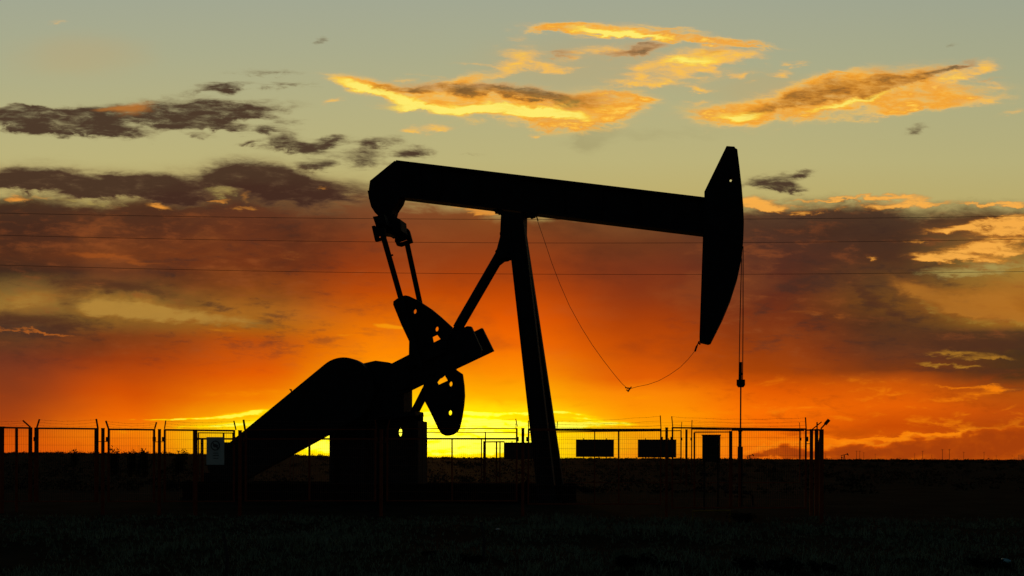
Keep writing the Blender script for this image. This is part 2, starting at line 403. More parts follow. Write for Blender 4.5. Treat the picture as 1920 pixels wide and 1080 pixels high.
post(FF, ff, 450, 808, 968, 5); link(FF, ff, 439, 461, 829)
panel(FF, ff, 461, 704, 806, 805, 939, [((459.5, 806), (456.5, 787), 2.8), ((706, 805), (703, 787), 1.8)], second=823, up=3, rail=2, mids=((580, 823, 939, 3),))
post(FF, ff, 715, 806, 968, 5); link(FF, ff, 704, 726, 829)
panel(FF, ff, 726.5, 969, 804, 803.5, 939, [((727, 803), (731, 787), 1.8), ((970, 800), (967, 785), 1.5)], second=822.7, up=2.8, rail=1.6, mids=((847.5, 823, 939, 2.2),))
post(FF, ff, 980.5, 804, 968, 4.6)
panel(FF, ff, 991, 1239, 805.5, 806.3, 945, [((991, 803), (990.5, 788.5), 1.5), ((1239.5, 806), (1238, 779), 1.6)], up=2.6, rail=4.4, mids=((1115, 807, 945, 1.8), (1160, 807, 945, 2.6)))
post(FF, ff, 1250, 803, 969, 4.6); link(FF, ff, 1239, 1261, 826)
panel(FF, ff, 1261, 1511, 802, 804.5, 952, [((1261.5, 803), (1259.5, 780.5), 1.6), ((1511.5, 804), (1510.3, 782.5), 1.9)], up=3, rail=2.6, mids=((1387, 804, 952, 4.2), (1302, 811, 952, 3), (1370, 808, 952, 5.5)))
bmr = B(); bar(bmr, FF.v(1372, 805.6, .03), FF.v(1508, 806, .03), .058, .04); obj('rail', bmr, M['red'], ff)
bmr = B(); bar(bmr, FF.v(1302, 810.3), FF.v(1370, 810), .026); obj('rail', bmr, M['red'], ff)
for x, yt, w in ((1521.5, 806, 5.2), (1531, 806, 5.4), (1540, 808.5, 6)): post(FF, ff, x, yt, 967, w)
bm = B(); bar(bm, FF.v(1511, 806.5), FF.v(1541, 806), .035); link(FF, ff, 1511, 1521, 832); obj('rail', bm, M['red'], ff)
for a, b, w, e2 in (((1523, 805), (1540.5, 791), 1.8, None), ((1532, 806), (1532, 791.5), 2.2, None), ((1539, 804), (1554, 787.5), 2.4, (1547, 795.5))):
    bm = B(); bar(bm, FF.v(*a), FF.v(*b), w / 76)
    if e2: bar(bm, FF.v(*e2), FF.v(1554.5, 787), 5.4 / 76)
    obj('arm', bm, M['red'], ff)

bf = thing('fence', 'red mesh fence along the far side behind the pumpjack, carrying dark boards', 'fence', BF.o, BF.yaw)
BS = 47.0
panel(BF, bf, 372, 437, 811.5, 812, 905, rail=2.0, up=2, scale=BS, mids=((419, 812, 905, 2.6), (379, 823, 905, 4)))
panel(BF, bf, 450, 620, 812, 811.5, 905, rail=1.8, up=2, scale=BS, mids=((544, 820, 905, 0.9), (550.5, 824, 905, .9)))
panel(BF, bf, 640, 786, 811.5, 811, 905, rail=1.8, up=2, scale=BS)
panel(BF, bf, 797, 969, 810.5, 810.5, 905, [((797, 811), (798.5, 792), 1), ((968, 811), (967, 794), 1)], rail=1.7, up=1.8, scale=BS, mids=((910, 811, 829, 1.8), (902.5, 823, 905, 1.8)))
panel(BF, bf, 991, 1277, 810.5, 807.5, 905, [((1044, 806), (1045.5, 790), 1.2), ((1277, 808), (1278.5, 791), 1.2)], rail=1.7, up=2.4, scale=BS)
post(BF, bf, 1287, 806, 912, 4, BS)
panel(BF, bf, 1297, 1500, 804.5, 808, 905, [((1297, 805), (1297.5, 787.5), 1.4), ((1500, 808), (1499, 792), 1)], rail=1.8, up=2.2, scale=BS, mesh=False)

# side fence running back from the right corner
q0 = at(1541, 860, 24.6); q1 = at(1536, 860, 41.5)
SF = Frame((q0.x, q0.y, 0), math.degrees(math.atan2(q1.y - q0.y, q1.x - q0.x)))
sf = thing('fence', 'short run of red side fence going back from the right corner posts', 'fence', SF.o, SF.yaw)
L = (q1 - q0).length
for i in range(6):
    bm = B(); a = L * i / 5; box(bm, a - .04, a + .04, -.04, .04, -.05, 2.2); obj('fence_post', bm, M['red'], sf)
bm = B(); bar(bm, (0, 0, 2.15), (L, 0, 2.15), .035); bar(bm, (0, 0, .45), (L, 0, .45), .03)
obj('rail', bm, M['red'], sf)
bm = B()
for i in range(1, int(L / .1)): bar(bm, (i * .1, 0, .45), (i * .1, 0, 2.15), .005)
obj('wire_mesh', bm, M['wire'], sf)

# boards and cabinet on the far fence
for (x0, x1, y0, y1), lab in (((945, 1018, 829.5, 861), 'dark oblong board on the far fence, half behind the pumpjack leg'),
                             ((1080, 1151, 824, 857), 'dark oblong board on the far fence right beside the pumpjack leg'),
                             ((1196, 1268, 824, 858), 'dark oblong board on the far fence beside the tall post pair, nearest the wellhead')):
    a0, z1 = BF.loc(x0, y0, -.1); a1, z0 = BF.loc(x1, y1, -.1); ca_ = (a0 + a1) / 2
    t = thing('board', lab, 'board', BF.o + BF.ux * ca_, BF.yaw, 'dark boards on the far fence')
    bm = B(); box(bm, a0 - ca_, a1 - ca_, -.12, -.09, z0, z1); obj('panel', bm, M['board'], t)
    bm = B(); w_ = a1 - ca_; f_ = .04
    for z in (z0 + f_ / 2, z1 - f_ / 2): bar(bm, (-w_, -.135, z), (w_, -.135, z), f_, .03)
    for x in (-w_ + f_ / 2, w_ - f_ / 2): bar(bm, (x, -.134, z0 + f_), (x, -.134, z1 - f_), f_, .03)
    obj('frame', bm, M['board'], t)
    for x in (-w_ * .6, w_ * .6):
        bm = B(); bar(bm, (x, -.06, z0 - .08), (x, -.06, z1 + .05), .035); obj('bracket', bm, M['red'], t)
C0 = Frame((at(1334, 860, 30).x, 30, 0), fy)
a0, z1 = C0.loc(1317, 816.5); a1, z0 = C0.loc(1350.5, 866)
cb = thing('cabinet', 'upright dark control cabinet standing by the wellhead inside the fence', 'cabinet', C0.o, C0.yaw)
bm = B(); box(bm, a0, a1, 0, .35, z0, z1); box(bm, a0 - .02, a1 + .02, -.03, .38, z1, z1 + .025); obj('housing', bm, M['cabinet'], cb)
bm = B(); box(bm, a0 + .03, a1 - .03, -.02, 0, z0 + .03, z1 - .03); dr = obj('door', bm, M['cabinet'], cb)
bm = B(); bar(bm, (a1 - .08, -.04, (z0 + z1) / 2 - .05), (a1 - .08, -.04, (z0 + z1) / 2 + .05), .025); obj('handle', bm, M['steel'], dr)
for a in (a0 + .06, a1 - .06):
    bm = B(); bar(bm, (a, .17, -.05), (a, .17, z0), .06); obj('leg', bm, M['cabinet'], cb)
# pipe frame between the legs of the pump, inside the fence
Q0 = Frame((at(920, 860, 40).x, 40, 0), fy)
pf = thing('pipe_rack', 'square red pipe rack standing beyond the counterweight', 'pipe rack', Q0.o, Q0.yaw)
for x, w in ((908.5, 4.4), (931, 2.6), (937.5, 2.2)):
    bm = B(); bar(bm, Q0.v(x, 827), Vector((Q0.loc(x, 850)[0], 0, -.05)), w / 50); obj('upright', bm, M['red'], pf)
bm = B(); bar(bm, Q0.v(907, 828.6), Q0.v(946, 828.2), .045); obj('crossbar', bm, M['red'], pf)

# warning sign wired to the near fence
SG = FF
a0, z1 = SG.loc(387.5, 819.5, -.05); a1, z0 = SG.loc(420.5, 871.5, -.05); ac = (a0 + a1) / 2
sg = thing('sign', 'white warning sign with a crossed circle wired to the near fence', 'sign', FF.o + FF.ux * ac + FF.uy * -.05, FF.yaw)
hw = (a1 - a0) / 2
bm = B(); box(bm, -hw, hw, -.008, .0, z0, z1); obj('panel', bm, M['white'], sg)
cz = z1 - .215; bm = B()
ro, ri = .128, .098
plate(bm, circ(0, cz, ro, n=36), -.0125, -.0085, [circ(0, cz, ri, n=36)])
bar(bm, (-ri * .73, -.0105, cz + ri * .73), (ri * .73, -.0105, cz - ri * .73), .03, .004)
obj('symbol', bm, M['ink'], sg)
bm = B()
plate(bm, [(-.07, cz + .02), (-.03, cz + .05), (.02, cz + .04), (.07, cz + .01), (.08, cz - .03), (.03, cz - .02), (.0, cz - .05), (-.05, cz - .03)], -.0165, -.0135); obj('pictogram', bm, M['ink'], sg)
for zz, words in ((z1 - .405, (.16,)), (z1 - .465, (.17,)), (z1 - .535, (.15,))):      # three lines of worn lettering, too small to read in the photograph
    bm = B()
    tot = sum(words) + .03 * (len(words) - 1); x = -tot / 2 + .02
    for wd in words:
        n = max(1, int(wd / .024))
        for i in range(n):
            xx = x + i * .024
            for sx, sz0, sz1 in ((0, -.015, .015), (.012, -.015, .015 if random.random() > .4 else 0)):
                bar(bm, (xx + sx, -.0105, zz + sz0), (xx + sx, -.0105, zz + sz1), .005, .003)
            bar(bm, (xx, -.0105, zz + random.choice((-.013, 0, .013))), (xx + .014, -.0105, zz + random.choice((-.013, 0, .013))), .005, .0034)
        x += wd + .03
    obj('lettering', bm, M['ink'], sg)

# yellow pipe on the ground near the gate
bm = B(); p, q = at(1299, 958, 25.3), at(1369, 957, 25.1); tube(bm, [p, p.lerp(q, .5), q], .018, 10)
tube(bm, [p, p + Vector((0, .03, -.26))], .01, 8); tube(bm, [q, q + Vector((0, .03, -.26))], .01, 8)
tag(obj('pipe', bm, M['yellow']), 'low yellow pipe rail near the ground at the fence foot', 'pipe')

# ------------------------------------------------------------------ overhead lines
for k, (ys, lab) in enumerate((((399.5, 409.5, 411.5, 409.5, 405), 'topmost of the three power lines crossing behind the pumpjack'),
                              ((441, 453, 455.5, 454, 448.5), 'middle of the three power lines crossing behind the pumpjack'),
                              ((497, 510, 514, 514, 509), 'lowest of the three power lines crossing behind the pumpjack'))):
    xs = (0, 700, 1000, 1400, 1920)
    def yy(x):                           # quadratic through left, middle and right readings
        x0, x1, x2 = xs[0], xs[2], xs[4]; y0, y1, y2 = ys[0], ys[2], ys[4]
        return y0 * (x - x1) * (x - x2) / ((x0 - x1) * (x0 - x2)) + y1 * (x - x0) * (x - x2) / ((x1 - x0) * (x1 - x2)) + y2 * (x - x0) * (x - x1) / ((x2 - x0) * (x2 - x1))
    bm = B(); tube(bm, [at(x, yy(x), 60) for x in range(-500, 2501, 60)], .011, 6)
    o = obj('power_line', bm, M['line']); tag(o, lab, 'power line', 'power lines')

# ------------------------------------------------------------------ distant pumpjacks and poles
def far_pump(px, py, D, s, lab):
    bm = B(); fr = Frame(at(px, 860, D).to_2d().to_3d(), 0); k = D / F * s
    z0 = terrain(fr.o.x, fr.o.y) - .3; zp = fr.loc(px, py)[1]
    w = 0.25 * D / 900
    plate(bm, [(-7 * k, zp - 1.6 * k), (6 * k, zp + 1.6 * k), (6 * k, zp + .2 * k), (-7 * k, zp - 2.8 * k)], -w, w)
    plate(bm, [(5 * k, zp + 3.2 * k), (6.5 * k, zp + 3 * k), (8.6 * k, zp + .5 * k), (8.8 * k, zp - 2.2 * k), (7.6 * k, zp - 2 * k), (6 * k, zp - .2 * k)], -w, w)
    for dx in (-2.0, 1.6): bar(bm, (0, 0, zp), (dx * k, 0, z0), 1.0 * k)
    bar(bm, (-6.3 * k, 0, zp - 2 * k), (-5.6 * k, 0, zp - 5.6 * k), .5 * k)
    plate(bm, circ(-5.2 * k, zp - 6 * k, 1.6 * k, n=12), -w, w)
    o = obj('pumpjack', bm, M['steel']); o.location = fr.o; tag(o, lab, 'pumpjack', 'distant pumpjacks')
far_pump(1583, 852.3, 900, .9, 'tiny far pumpjack on the horizon right of the fence corner')
far_pump(1406, 853.6, 1000, .85, 'tiny far pumpjack on the horizon seen through the near fence mesh')
proto = None
for px, yt in ((1606, 845), (1612, 845), (1619.5, 848), (1641, 851), (1715, 850), (1730, 845), (1747, 853), (1767, 842), (1780, 842), (1807, 847), (1845, 847), (1868, 854), (1910, 853), (1548, 850)):
    top = 8.8; D = min(1900, top * F / (861.3 - yt)); b = at(px, 861, D); z = terrain(b.x, b.y); hgt = at(px, yt, D).z - z
    if proto is None:
        bm = B(); tube(bm, [(0, 0, -.5), (0, 0, hgt)], .2, 6, .15); bar(bm, (-1.1, 0, hgt - .7), (1.1, 0, hgt - .7), .16)
        for x in (-1, 0, 1): bar(bm, (x, 0, hgt - .65), (x, 0, hgt - .2), .1)
        o = proto = obj('utility_pole', bm, M['pole']); h0 = hgt
    else:
        o = proto.copy(); COL.objects.link(o); o.scale.z = hgt / h0
    o.location = (b.x, b.y, z)
    tag(o, 'thin dark utility pole far off on the horizon right of the pumpjack', 'utility pole', 'distant utility poles')

# ------------------------------------------------------------------ vegetation
def blade(bm, p, h, w, lean, az):
    d = Vector((math.cos(az), math.sin(az), 0)); s = Vector((-d.y, d.x, 0)) * w
    a, b = bm.verts.new(p - s), bm.verts.new(p + s)
    m1, m2 = bm.verts.new(p + d * lean * .35 * h + Vector((0, 0, h * .6)) + s * .7), bm.verts.new(p + d * lean * .35 * h + Vector((0, 0, h * .6)) - s * .7)
    t = bm.verts.new(p + d * lean * h + Vector((0, 0, h)))
    bm.faces.new((a, b, m1, m2)); bm.faces.new((m2, m1, t))
def leafy(bm, c, rx, rz, n, ls, stems=6):
    """low shrub: woody stems and many small leaf faces in an uneven crown"""
    lob = [(Vector((random.uniform(-.7, .7) * rx, random.uniform(-.6, .6) * rx, random.uniform(.25, .75) * rz)), random.uniform(.25, .5)) for _ in range(7)]
    for _ in range(n):
        l, r = random.choice(lob)
        v = Vector((random.gauss(0, 1), random.gauss(0, 1), random.gauss(0, 1))).normalized() * random.random() ** .4 * r
        p = c + l + Vector((v.x * rx, v.y * rx, v.z * rz * 1.1))
        p.z = max(p.z, c.z + .01)
        u = Vector((random.gauss(0, 1), random.gauss(0, 1), random.gauss(0, 1))).normalized(); w = u.orthogonal().normalized()
        q = ls * random.uniform(.6, 1.4)
        bm.faces.new([bm.verts.new(p + u * q), bm.verts.new(p + w * q * .5), bm.verts.new(p - u * q), bm.verts.new(p - w * q * .5)])
def stemmy(bm, c, rx, rz, n):
    for _ in range(n):
        a = random.uniform(0, 6.28); r = random.uniform(.1, .8) * rx
        t = c + Vector((math.cos(a) * r, math.sin(a) * r, rz * random.uniform(.7, 1.15)))
        tube(bm, [c, c.lerp(t, .5) + Vector((0, 0, .08 * rz)), t], .012, 4, .004)
def shrub(px, py, D, wpx, hpx, lab, dense=1.0):
    b = at(px, py, D); z = terrain(b.x, b.y); rx = wpx / 2 * D / F; rz = hpx * D / F
    if py < 880: rz = max(rz * .4, at(px, py, D).z - z)
    t = thing('shrub', lab, 'shrub', (b.x, b.y, z))
    far = py < 880
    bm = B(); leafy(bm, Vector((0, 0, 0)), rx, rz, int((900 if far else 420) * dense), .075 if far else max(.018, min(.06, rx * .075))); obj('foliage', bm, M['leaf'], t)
    bm = B(); stemmy(bm, Vector((0, 0, -.02)), rx, rz, 9); obj('stem', bm, M['wood'], t)
shrub(139, 844, 90, 30, 9, 'spindly shrub on the skyline between the two leftmost tall fence posts', .5)
shrub(219, 843, 78, 26, 8, 'rounded low shrub on the skyline just right of the first post pair')
shrub(247, 842, 74, 18, 8, 'small ragged shrub on the skyline in the middle of the second mesh panel')
shrub(263, 840, 72, 30, 11, 'largest ragged shrub on the skyline near the second post pair')
shrub(334, 846, 80, 34, 8, 'low shrub on the skyline left of the warning sign')
shrub(1200, 1066, 14.2, 95, 26, 'broad dark tuft of scrub low in the foreground below the second board', 2)
shrub(1255, 1070, 14.0, 60, 20, 'smaller dark tuft leaning against the broad scrub in the foreground', 1.5)
shrub(1440, 1066, 14.1, 110, 24, 'wide ragged scrub tuft in the foreground below the fence panel by the wellhead', 2)
shrub(1545, 1064, 14.3, 60, 16, 'compact foreground tuft below the fence corner posts', 1.3)
shrub(1860, 1066, 14.2, 80, 26, 'dark foreground tuft beside the blue plastic litter', 1.8)
shrub(805, 1042, 16, 34, 10, 'small dark foreground tuft left of the wooden stake')
shrub(880, 1056, 15, 60, 14, 'flat dark tuft at the foot of the wooden stake', 1.2)
shrub(1386, 967, 25, 60, 17, 'dark tuft at the foot of the near fence below the wellhead', 1.3)

# stakes and litter
def stake(px, yt, yb, D, w, lab, m='wood'):
    b = at(px, yb, D); z = terrain(b.x, b.y); h = at(px, yt, D).z - z
    bm = B(); tube(bm, [(0, 0, -.1), (.015, 0, h * .5), (-.035, 0, h)], w, 7, w * .8)
    o = obj('stake', bm, M[m]); o.location = (b.x, b.y, z); tag(o, lab, 'stake', 'stakes in the foreground grass')
stake(906, 978, 1050, 15.6, .026, 'dark wooden stake standing alone in the middle foreground')
stake(424, 1000, 1084, 13.3, .026, 'dark wooden stake at the bottom edge below the belt guard')
stake(1273, 1036, 1082, 13.4, .014, 'thin pale stake among the foreground scrub tufts', 'paper' if False else 'pole')
stake(1642, 1038, 1082, 13.4, .012, 'thin pale stake right of the foreground scrub tufts', 'pole')
b = at(1884, 1045, 14.9)
bm = B(); tube(bm, [(-.075, 0, .0), (-.02, .0, .02), (.05, .01, .015)], .038, 10, .03); tube(bm, [(.05, .01, .015), (.085, .012, .012)], .016, 8)
o = obj('bottle', bm, M['litter']); o.location = (b.x, b.y, terrain(b.x, b.y) + .06); tag(o, 'crumpled blue plastic bottle lying in the foreground scrub', 'bottle')
b = at(933, 992, 21.5); bm = B()
plate(bm, [(-.05, .01), (.0, .035), (.06, .012), (.05, -.0), (-.02, .0)], -.03, .03)
o = obj('paper_scrap', bm, M['paper']); o.location = (b.x, b.y, terrain(b.x, b.y) + .01); tag(o, 'small pale scrap of rubbish on the grass before the fence', 'litter')

# grass cover (near) and far scrub, both uncountable
bm = B()
for _ in range(22000):
    D = 12.2 + 14.5 * random.random() ** 1.3; x = random.uniform(-.55, .55) * D * 1.05
    c = mn.noise(Vector((x * .45, D * .3, 3))) + .7 * mn.noise(Vector((x * 1.7, D * 1.1, 8)))
    if c < random.uniform(-.6, .2): continue
    p = Vector((x, D, terrain(x, D) - .01)); h = random.uniform(.03, .10) * (1 + 1.6 * max(0, c))
    for _ in range(3):
        blade(bm, p + Vector((random.uniform(-.03, .03), random.uniform(-.03, .03), 0)), h * random.uniform(.6, 1.2), .004 + .0002 * D, random.uniform(.2, 1.0), random.uniform(0, 6.28))
tag(obj('grass', bm, M['grass']), 'sparse dry grass over the foreground', 'grass', kind='stuff')
bm = B()
for _ in range(5200):
    D = 46 + 620 * random.random() ** 1.5; x = random.uniform(-.56, .56) * D
    c = mn.noise(Vector((x * .03, D * .03, 9)))
    if c < random.uniform(-.6, .5): continue
    rx = random.uniform(.3, .9) * (1 + D / 500); rz = random.uniform(.15, .55) * (1 + max(0, c) * .6) * (2.2 if random.random() < .05 else 1)
    c0 = Vector((x, D, terrain(x, D) - .03))
    for _ in range(16):
        p = c0 + Vector((random.gauss(0, .4) * rx, random.gauss(0, .4) * rx, abs(random.gauss(0, .45)) * rz))
        s = .07 + D * .0004
        u = Vector((random.gauss(0, 1), random.gauss(0, .4), random.gauss(0, .8))).normalized() * s; v = Vector((0, 0, 1)) * s * random.uniform(.5, 1.2)
        bm.faces.new([bm.verts.new(p - u), bm.verts.new(p + u), bm.verts.new(p + v + u * .3)])
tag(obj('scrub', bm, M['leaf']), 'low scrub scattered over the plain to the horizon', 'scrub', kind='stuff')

# ------------------------------------------------------------------ sky (world) and sun
SUN_AZ, SUN_EL = R(-4.0), R(1.6)          # the sun stands low behind the pumpjack, right of the gear reducer
w = bpy.data.worlds.new('World'); scn.world = w; w.use_nodes = True
nt = w.node_tree; nt.nodes.clear()
def lk(sock, v):
    if isinstance(v, bpy.types.NodeSocket): nt.links.new(v, sock)
    else: sock.default_value = v
def m(op, a, b=0.0, c=None):
    n = nt.nodes.new('ShaderNodeMath'); n.operation = op
    lk(n.inputs[0], a)
    if op not in ('ABSOLUTE', 'SQRT'): lk(n.inputs[1], b)
    if c is not None: lk(n.inputs[2], c)
    return n.outputs[0]
def mr(x, a, b, lo=0.0, hi=1.0, smooth=True):
    n = nt.nodes.new('ShaderNodeMapRange'); n.interpolation_type = 'SMOOTHSTEP' if smooth else 'LINEAR'
    lk(n.inputs[0], x); n.inputs[1].default_value = a; n.inputs[2].default_value = b; n.inputs[3].default_value = lo; n.inputs[4].default_value = hi
    return n.outputs[0]
def mixc(f, a, b, mode='MIX'):
    n = nt.nodes.new('ShaderNodeMix'); n.data_type = 'RGBA'; n.blend_type = mode; n.clamp_factor = True
    lk(n.inputs[0], f); lk(n.inputs[6], a); lk(n.inputs[7], b); return n.outputs[2]
def ramp(x, stops, interp='LINEAR'):
    n = nt.nodes.new('ShaderNodeValToRGB'); cr_ = n.color_ramp; cr_.interpolation = interp
    while len(cr_.elements) > 1: cr_.elements.remove(cr_.elements[-1])
    first = True
    for p, c in sorted(stops):
        if first: e = cr_.elements[0]; e.position = p; first = False
        else: e = cr_.elements.new(p)
        e.color = lin(c)
    lk(n.inputs[0], x); return n.outputs[0]
def fbm(x, y, sx, sy, seed, detail=6, rough=0.55, dist=0.0):
    cb = nt.nodes.new('ShaderNodeCombineXYZ')
    lk(cb.inputs[0], m('MULTIPLY', x, sx)); lk(cb.inputs[1], m('MULTIPLY', y, sy)); cb.inputs[2].default_value = seed
    n = nt.nodes.new('ShaderNodeTexNoise'); n.inputs['Scale'].default_value = 1; n.inputs['Detail'].default_value = detail
    n.inputs['Roughness'].default_value = rough; n.inputs['Distortion'].default_value = dist
    nt.links.new(cb.outputs[0], n.inputs['Vector']); return m('SUBTRACT', n.outputs[0], 0.5)
tc = nt.nodes.new('ShaderNodeTexCoord'); sx = nt.nodes.new('ShaderNodeSeparateXYZ'); nt.links.new(tc.outputs['Generated'], sx.inputs[0])
DX, DY, DZ = sx.outputs
yy_ = m('MAXIMUM', DY, 0.05)
U = m('MULTIPLY', m('DIVIDE', DX, yy_), F / 100); V = m('MULTIPLY', m('DIVIDE', DZ, yy_), F / 100)   # tangents of bearing and height, x 19.8
front = mr(DY, 0.66, 0.82)
n1 = fbm(U, V, .45, .9, 1.3, 5); n2 = fbm(U, V, .45, .9, 7.7, 5)
nf = fbm(U, V, 1.5, 4.5, 3.1, 9, .62, .4)
nm = fbm(U, V, .9, 2.2, 11.5, 8, .6, .3)
nv = fbm(U, V, .8, .22, 21.0, 4, .5)
ns = fbm(m('MULTIPLY_ADD', V, .6, U), V, 2.2, 8.5, 31.0, 8, .68, .3); ng = m('ADD', m('MULTIPLY', nf, .9), m('MULTIPLY', ns, 1.0))
Us = m('MULTIPLY_ADD', n1, .35, U); Vs = m('MULTIPLY_ADD', n2, .28, V); Vs = m('MULTIPLY_ADD', nf, .10, Vs)
Uw = m('MULTIPLY_ADD', nm, .9, U); Vw = m('MULTIPLY_ADD', nf, .42, V); Vw = m('MULTIPLY_ADD', n2, .25, Vw)
def field(blobs, u, v):
    global nt
    g = bpy.data.node_groups.new('cloud_field', 'ShaderNodeTree')
    for nme in ('U', 'V'): g.interface.new_socket(nme, in_out='INPUT', socket_type='NodeSocketFloat')
    g.interface.new_socket('F', in_out='OUTPUT', socket_type='NodeSocketFloat')
    outer, nt = nt, g
    gi = nt.nodes.new('NodeGroupInput'); gu, gv = gi.outputs[0], gi.outputs[1]
    acc = None
    for bl in blobs:
        px, py, rx, ry = bl[:4]; an = R(bl[4] if len(bl) > 4 else 0); wt = bl[5] if len(bl) > 5 else 1.0
        cx, cy, rx, ry = (px - 960) / 100, (HZ - py) / 100, rx / 100 * 1.25, ry / 100 * 1.25
        c, s = math.cos(an), math.sin(an)
        x = m('MULTIPLY_ADD', gu, c / rx, m('MULTIPLY_ADD', gv, s / rx, -(cx * c + cy * s) / rx))
        y = m('MULTIPLY_ADD', gu, -s / ry, m('MULTIPLY_ADD', gv, c / ry, -(-cx * s + cy * c) / ry))
        d2 = m('MULTIPLY_ADD', y, y, m('MULTIPLY', x, x))
        f = m('POWER', 2.718, m('MULTIPLY', d2, -1.3))
        acc = m('MULTIPLY', f, wt) if acc is None else m('MULTIPLY_ADD', f, wt, acc)
    go = nt.nodes.new('NodeGroupOutput'); nt.links.new(acc, go.inputs[0])
    nt = outer
    n = nt.nodes.new('ShaderNodeGroup'); n.node_tree = g
    lk(n.inputs[0], u); lk(n.inputs[1], v)
    return n.outputs[0]
def layer(col, blobs, color, u, v, noise, k, lo=0.0, hi=0.6, op=1.0):
    S = field(blobs, u, v)
    env = m('MINIMUM', m('MULTIPLY', S, 2.2), 1.0)
    S = m('MINIMUM', S, 1.0)
    f = m('MULTIPLY_ADD', S, 1.35, -.32)
    f = m('MULTIPLY_ADD', m('MULTIPLY', noise, env), k, f)
    a = mr(f, lo, hi, 0, op)
    c = color(f) if callable(color) else lin(color)
    return mixc(a, col, c)
def prow(py): return (HZ - py) / 900.0
VN = m('DIVIDE', V, 9.0)
# clear sky
col = ramp(VN, [(prow(p), c) for p, c in ((0, (163, 168, 146)), (100, (171, 172, 139)), (200, (181, 176, 130)), (300, (189, 179, 122)), (380, (192, 174, 106)), (480, (178, 140, 62)), (560, (165, 122, 45)), (650, (180, 120, 40)))])
col = mixc(mr(U, 2, 10, 0, .10), col, lin((120, 135, 110)))
# warm thin veil left, virga
col = layer(col, [(150, 110, 160, 50), (1430, 165, 90, 30, 5), (1100, 120, 260, 70)], (195, 160, 100), Us, Vs, nm, .5, .1, 1.2, .28)
# grey-brown clouds high
GR = [(310, 208, 145.6, 23.0, 3, 1), (230, 216, 246.4, 11.5, 3, 1), (60, 212, 112.0, 6.9, -1, 1), (95, 238, 106.4, 14.9, 0, 1), (60, 236, 100.8, 6.9, -6, 0.98), (210, 250, 56.0, 13.8, -8, 0.98), (350, 232, 67.2, 13.8, 0, 1), (425, 241, 42.6, 6.9, 0, 1), (430, 205, 56.0, 10.3, -8, 1), (410, 165, 56.0, 6.9, 3, 1), (500, 141, 78.4, 6.9, -2, 0.59), (530, 163, 67.2, 5.8, 3, 0.59), (525, 266, 33.6, 18.4, 22, 1), (565, 276, 40.3, 12.6, 0, 1), (462, 267, 24.6, 6.9, 8, 0.98), (625, 264, 26.9, 9.2, 10, 0.98), (700, 268, 44.8, 11.5, 8, 1), (768, 286, 35.8, 12.6, 4, 1), (585, 314, 38.1, 10.3, 0, 1), (690, 305, 33.6, 20.7, 0, 0.63), (640, 300, 56.0, 16.1, 0, 0.56), (600, 77, 11.2, 10.3, 60, 0.63), (1715, 240, 24.6, 8.0, 12, 0.7), (1440, 341, 49.3, 11.5, 6, 1), (1500, 324, 22.4, 6.9, 8, 0.84), (1480, 348, 29.1, 8.0, -4, 0.98), (875, 291, 26.9, 3.4, 0, 0.56), (1785, 84, 15.7, 3.4, 0, 0.49), (505, 240, 22.4, 5.8, 0, 0.7), (125, 259, 20.2, 5.8, 0, 0.56), (365, 258, 29.1, 5.8, 0, 0.63), (1590, 372, 22.4, 3.4, 5, 0.7), (535, 228, 44.8, 6.9, -5, 0.42)]
col = layer(col, GR, lambda f: ramp(m('MULTIPLY_ADD', nm, .7, f), [(0, (150, 135, 90)), (.4, (116, 95, 64)), (.8, (88, 68, 48)), (1, (76, 57, 42))]), Uw, Vw, ng, 1.8, -.1, 1.2, 1.0)
col = layer(col, [(252, 205, 44, 16, 10), (200, 208, 40, 5, 8, .6)], (205, 128, 52), Uw, Vs, ng, 1.0, .1, 1.3, .7)
col = layer(col, [(1105, 262, 22, 30, 4, .8), (1130, 245, 40, 14, 0, .7), (1250, 255, 180, 18, 3, .6)], (140, 128, 88), Uw, Vw, m('MULTIPLY_ADD', nm, 1.5, nv), 1.4, .0, 1.4, .34)
# sunlit golden clouds
GD = [(650, 156, 46, 9, -10), (700, 168, 50, 14, -16), (760, 188, 60, 17, -12), (850, 190, 90, 22, -2), (960, 196, 100, 24, -4), (1060, 208, 80, 26, -4), (1130, 196, 60, 26, 4), (1070, 226, 60, 12, 2), (1170, 200, 40, 16, 14, 0.8), (870, 148, 60, 10, 10, 0.85), (1190, 183, 40, 6, -6, 0.6), (1040, 50, 60, 7, 2), (1110, 57, 90, 9, -4), (1210, 66, 110, 8, -5), (1300, 74, 90, 6, -5, 0.9), (1390, 80, 60, 4, -5, 0.7), (1260, 55, 80, 5, -7, 0.7), (1380, 210, 80, 15, 2), (1450, 205, 100, 18, 8), (1540, 182, 120, 26, 10), (1600, 150, 120, 14, 8), (1690, 165, 100, 20, 12), (1760, 182, 110, 17, 6), (1560, 140, 60, 7, 14, 0.9), (1700, 205, 120, 8, 6, 0.7)]
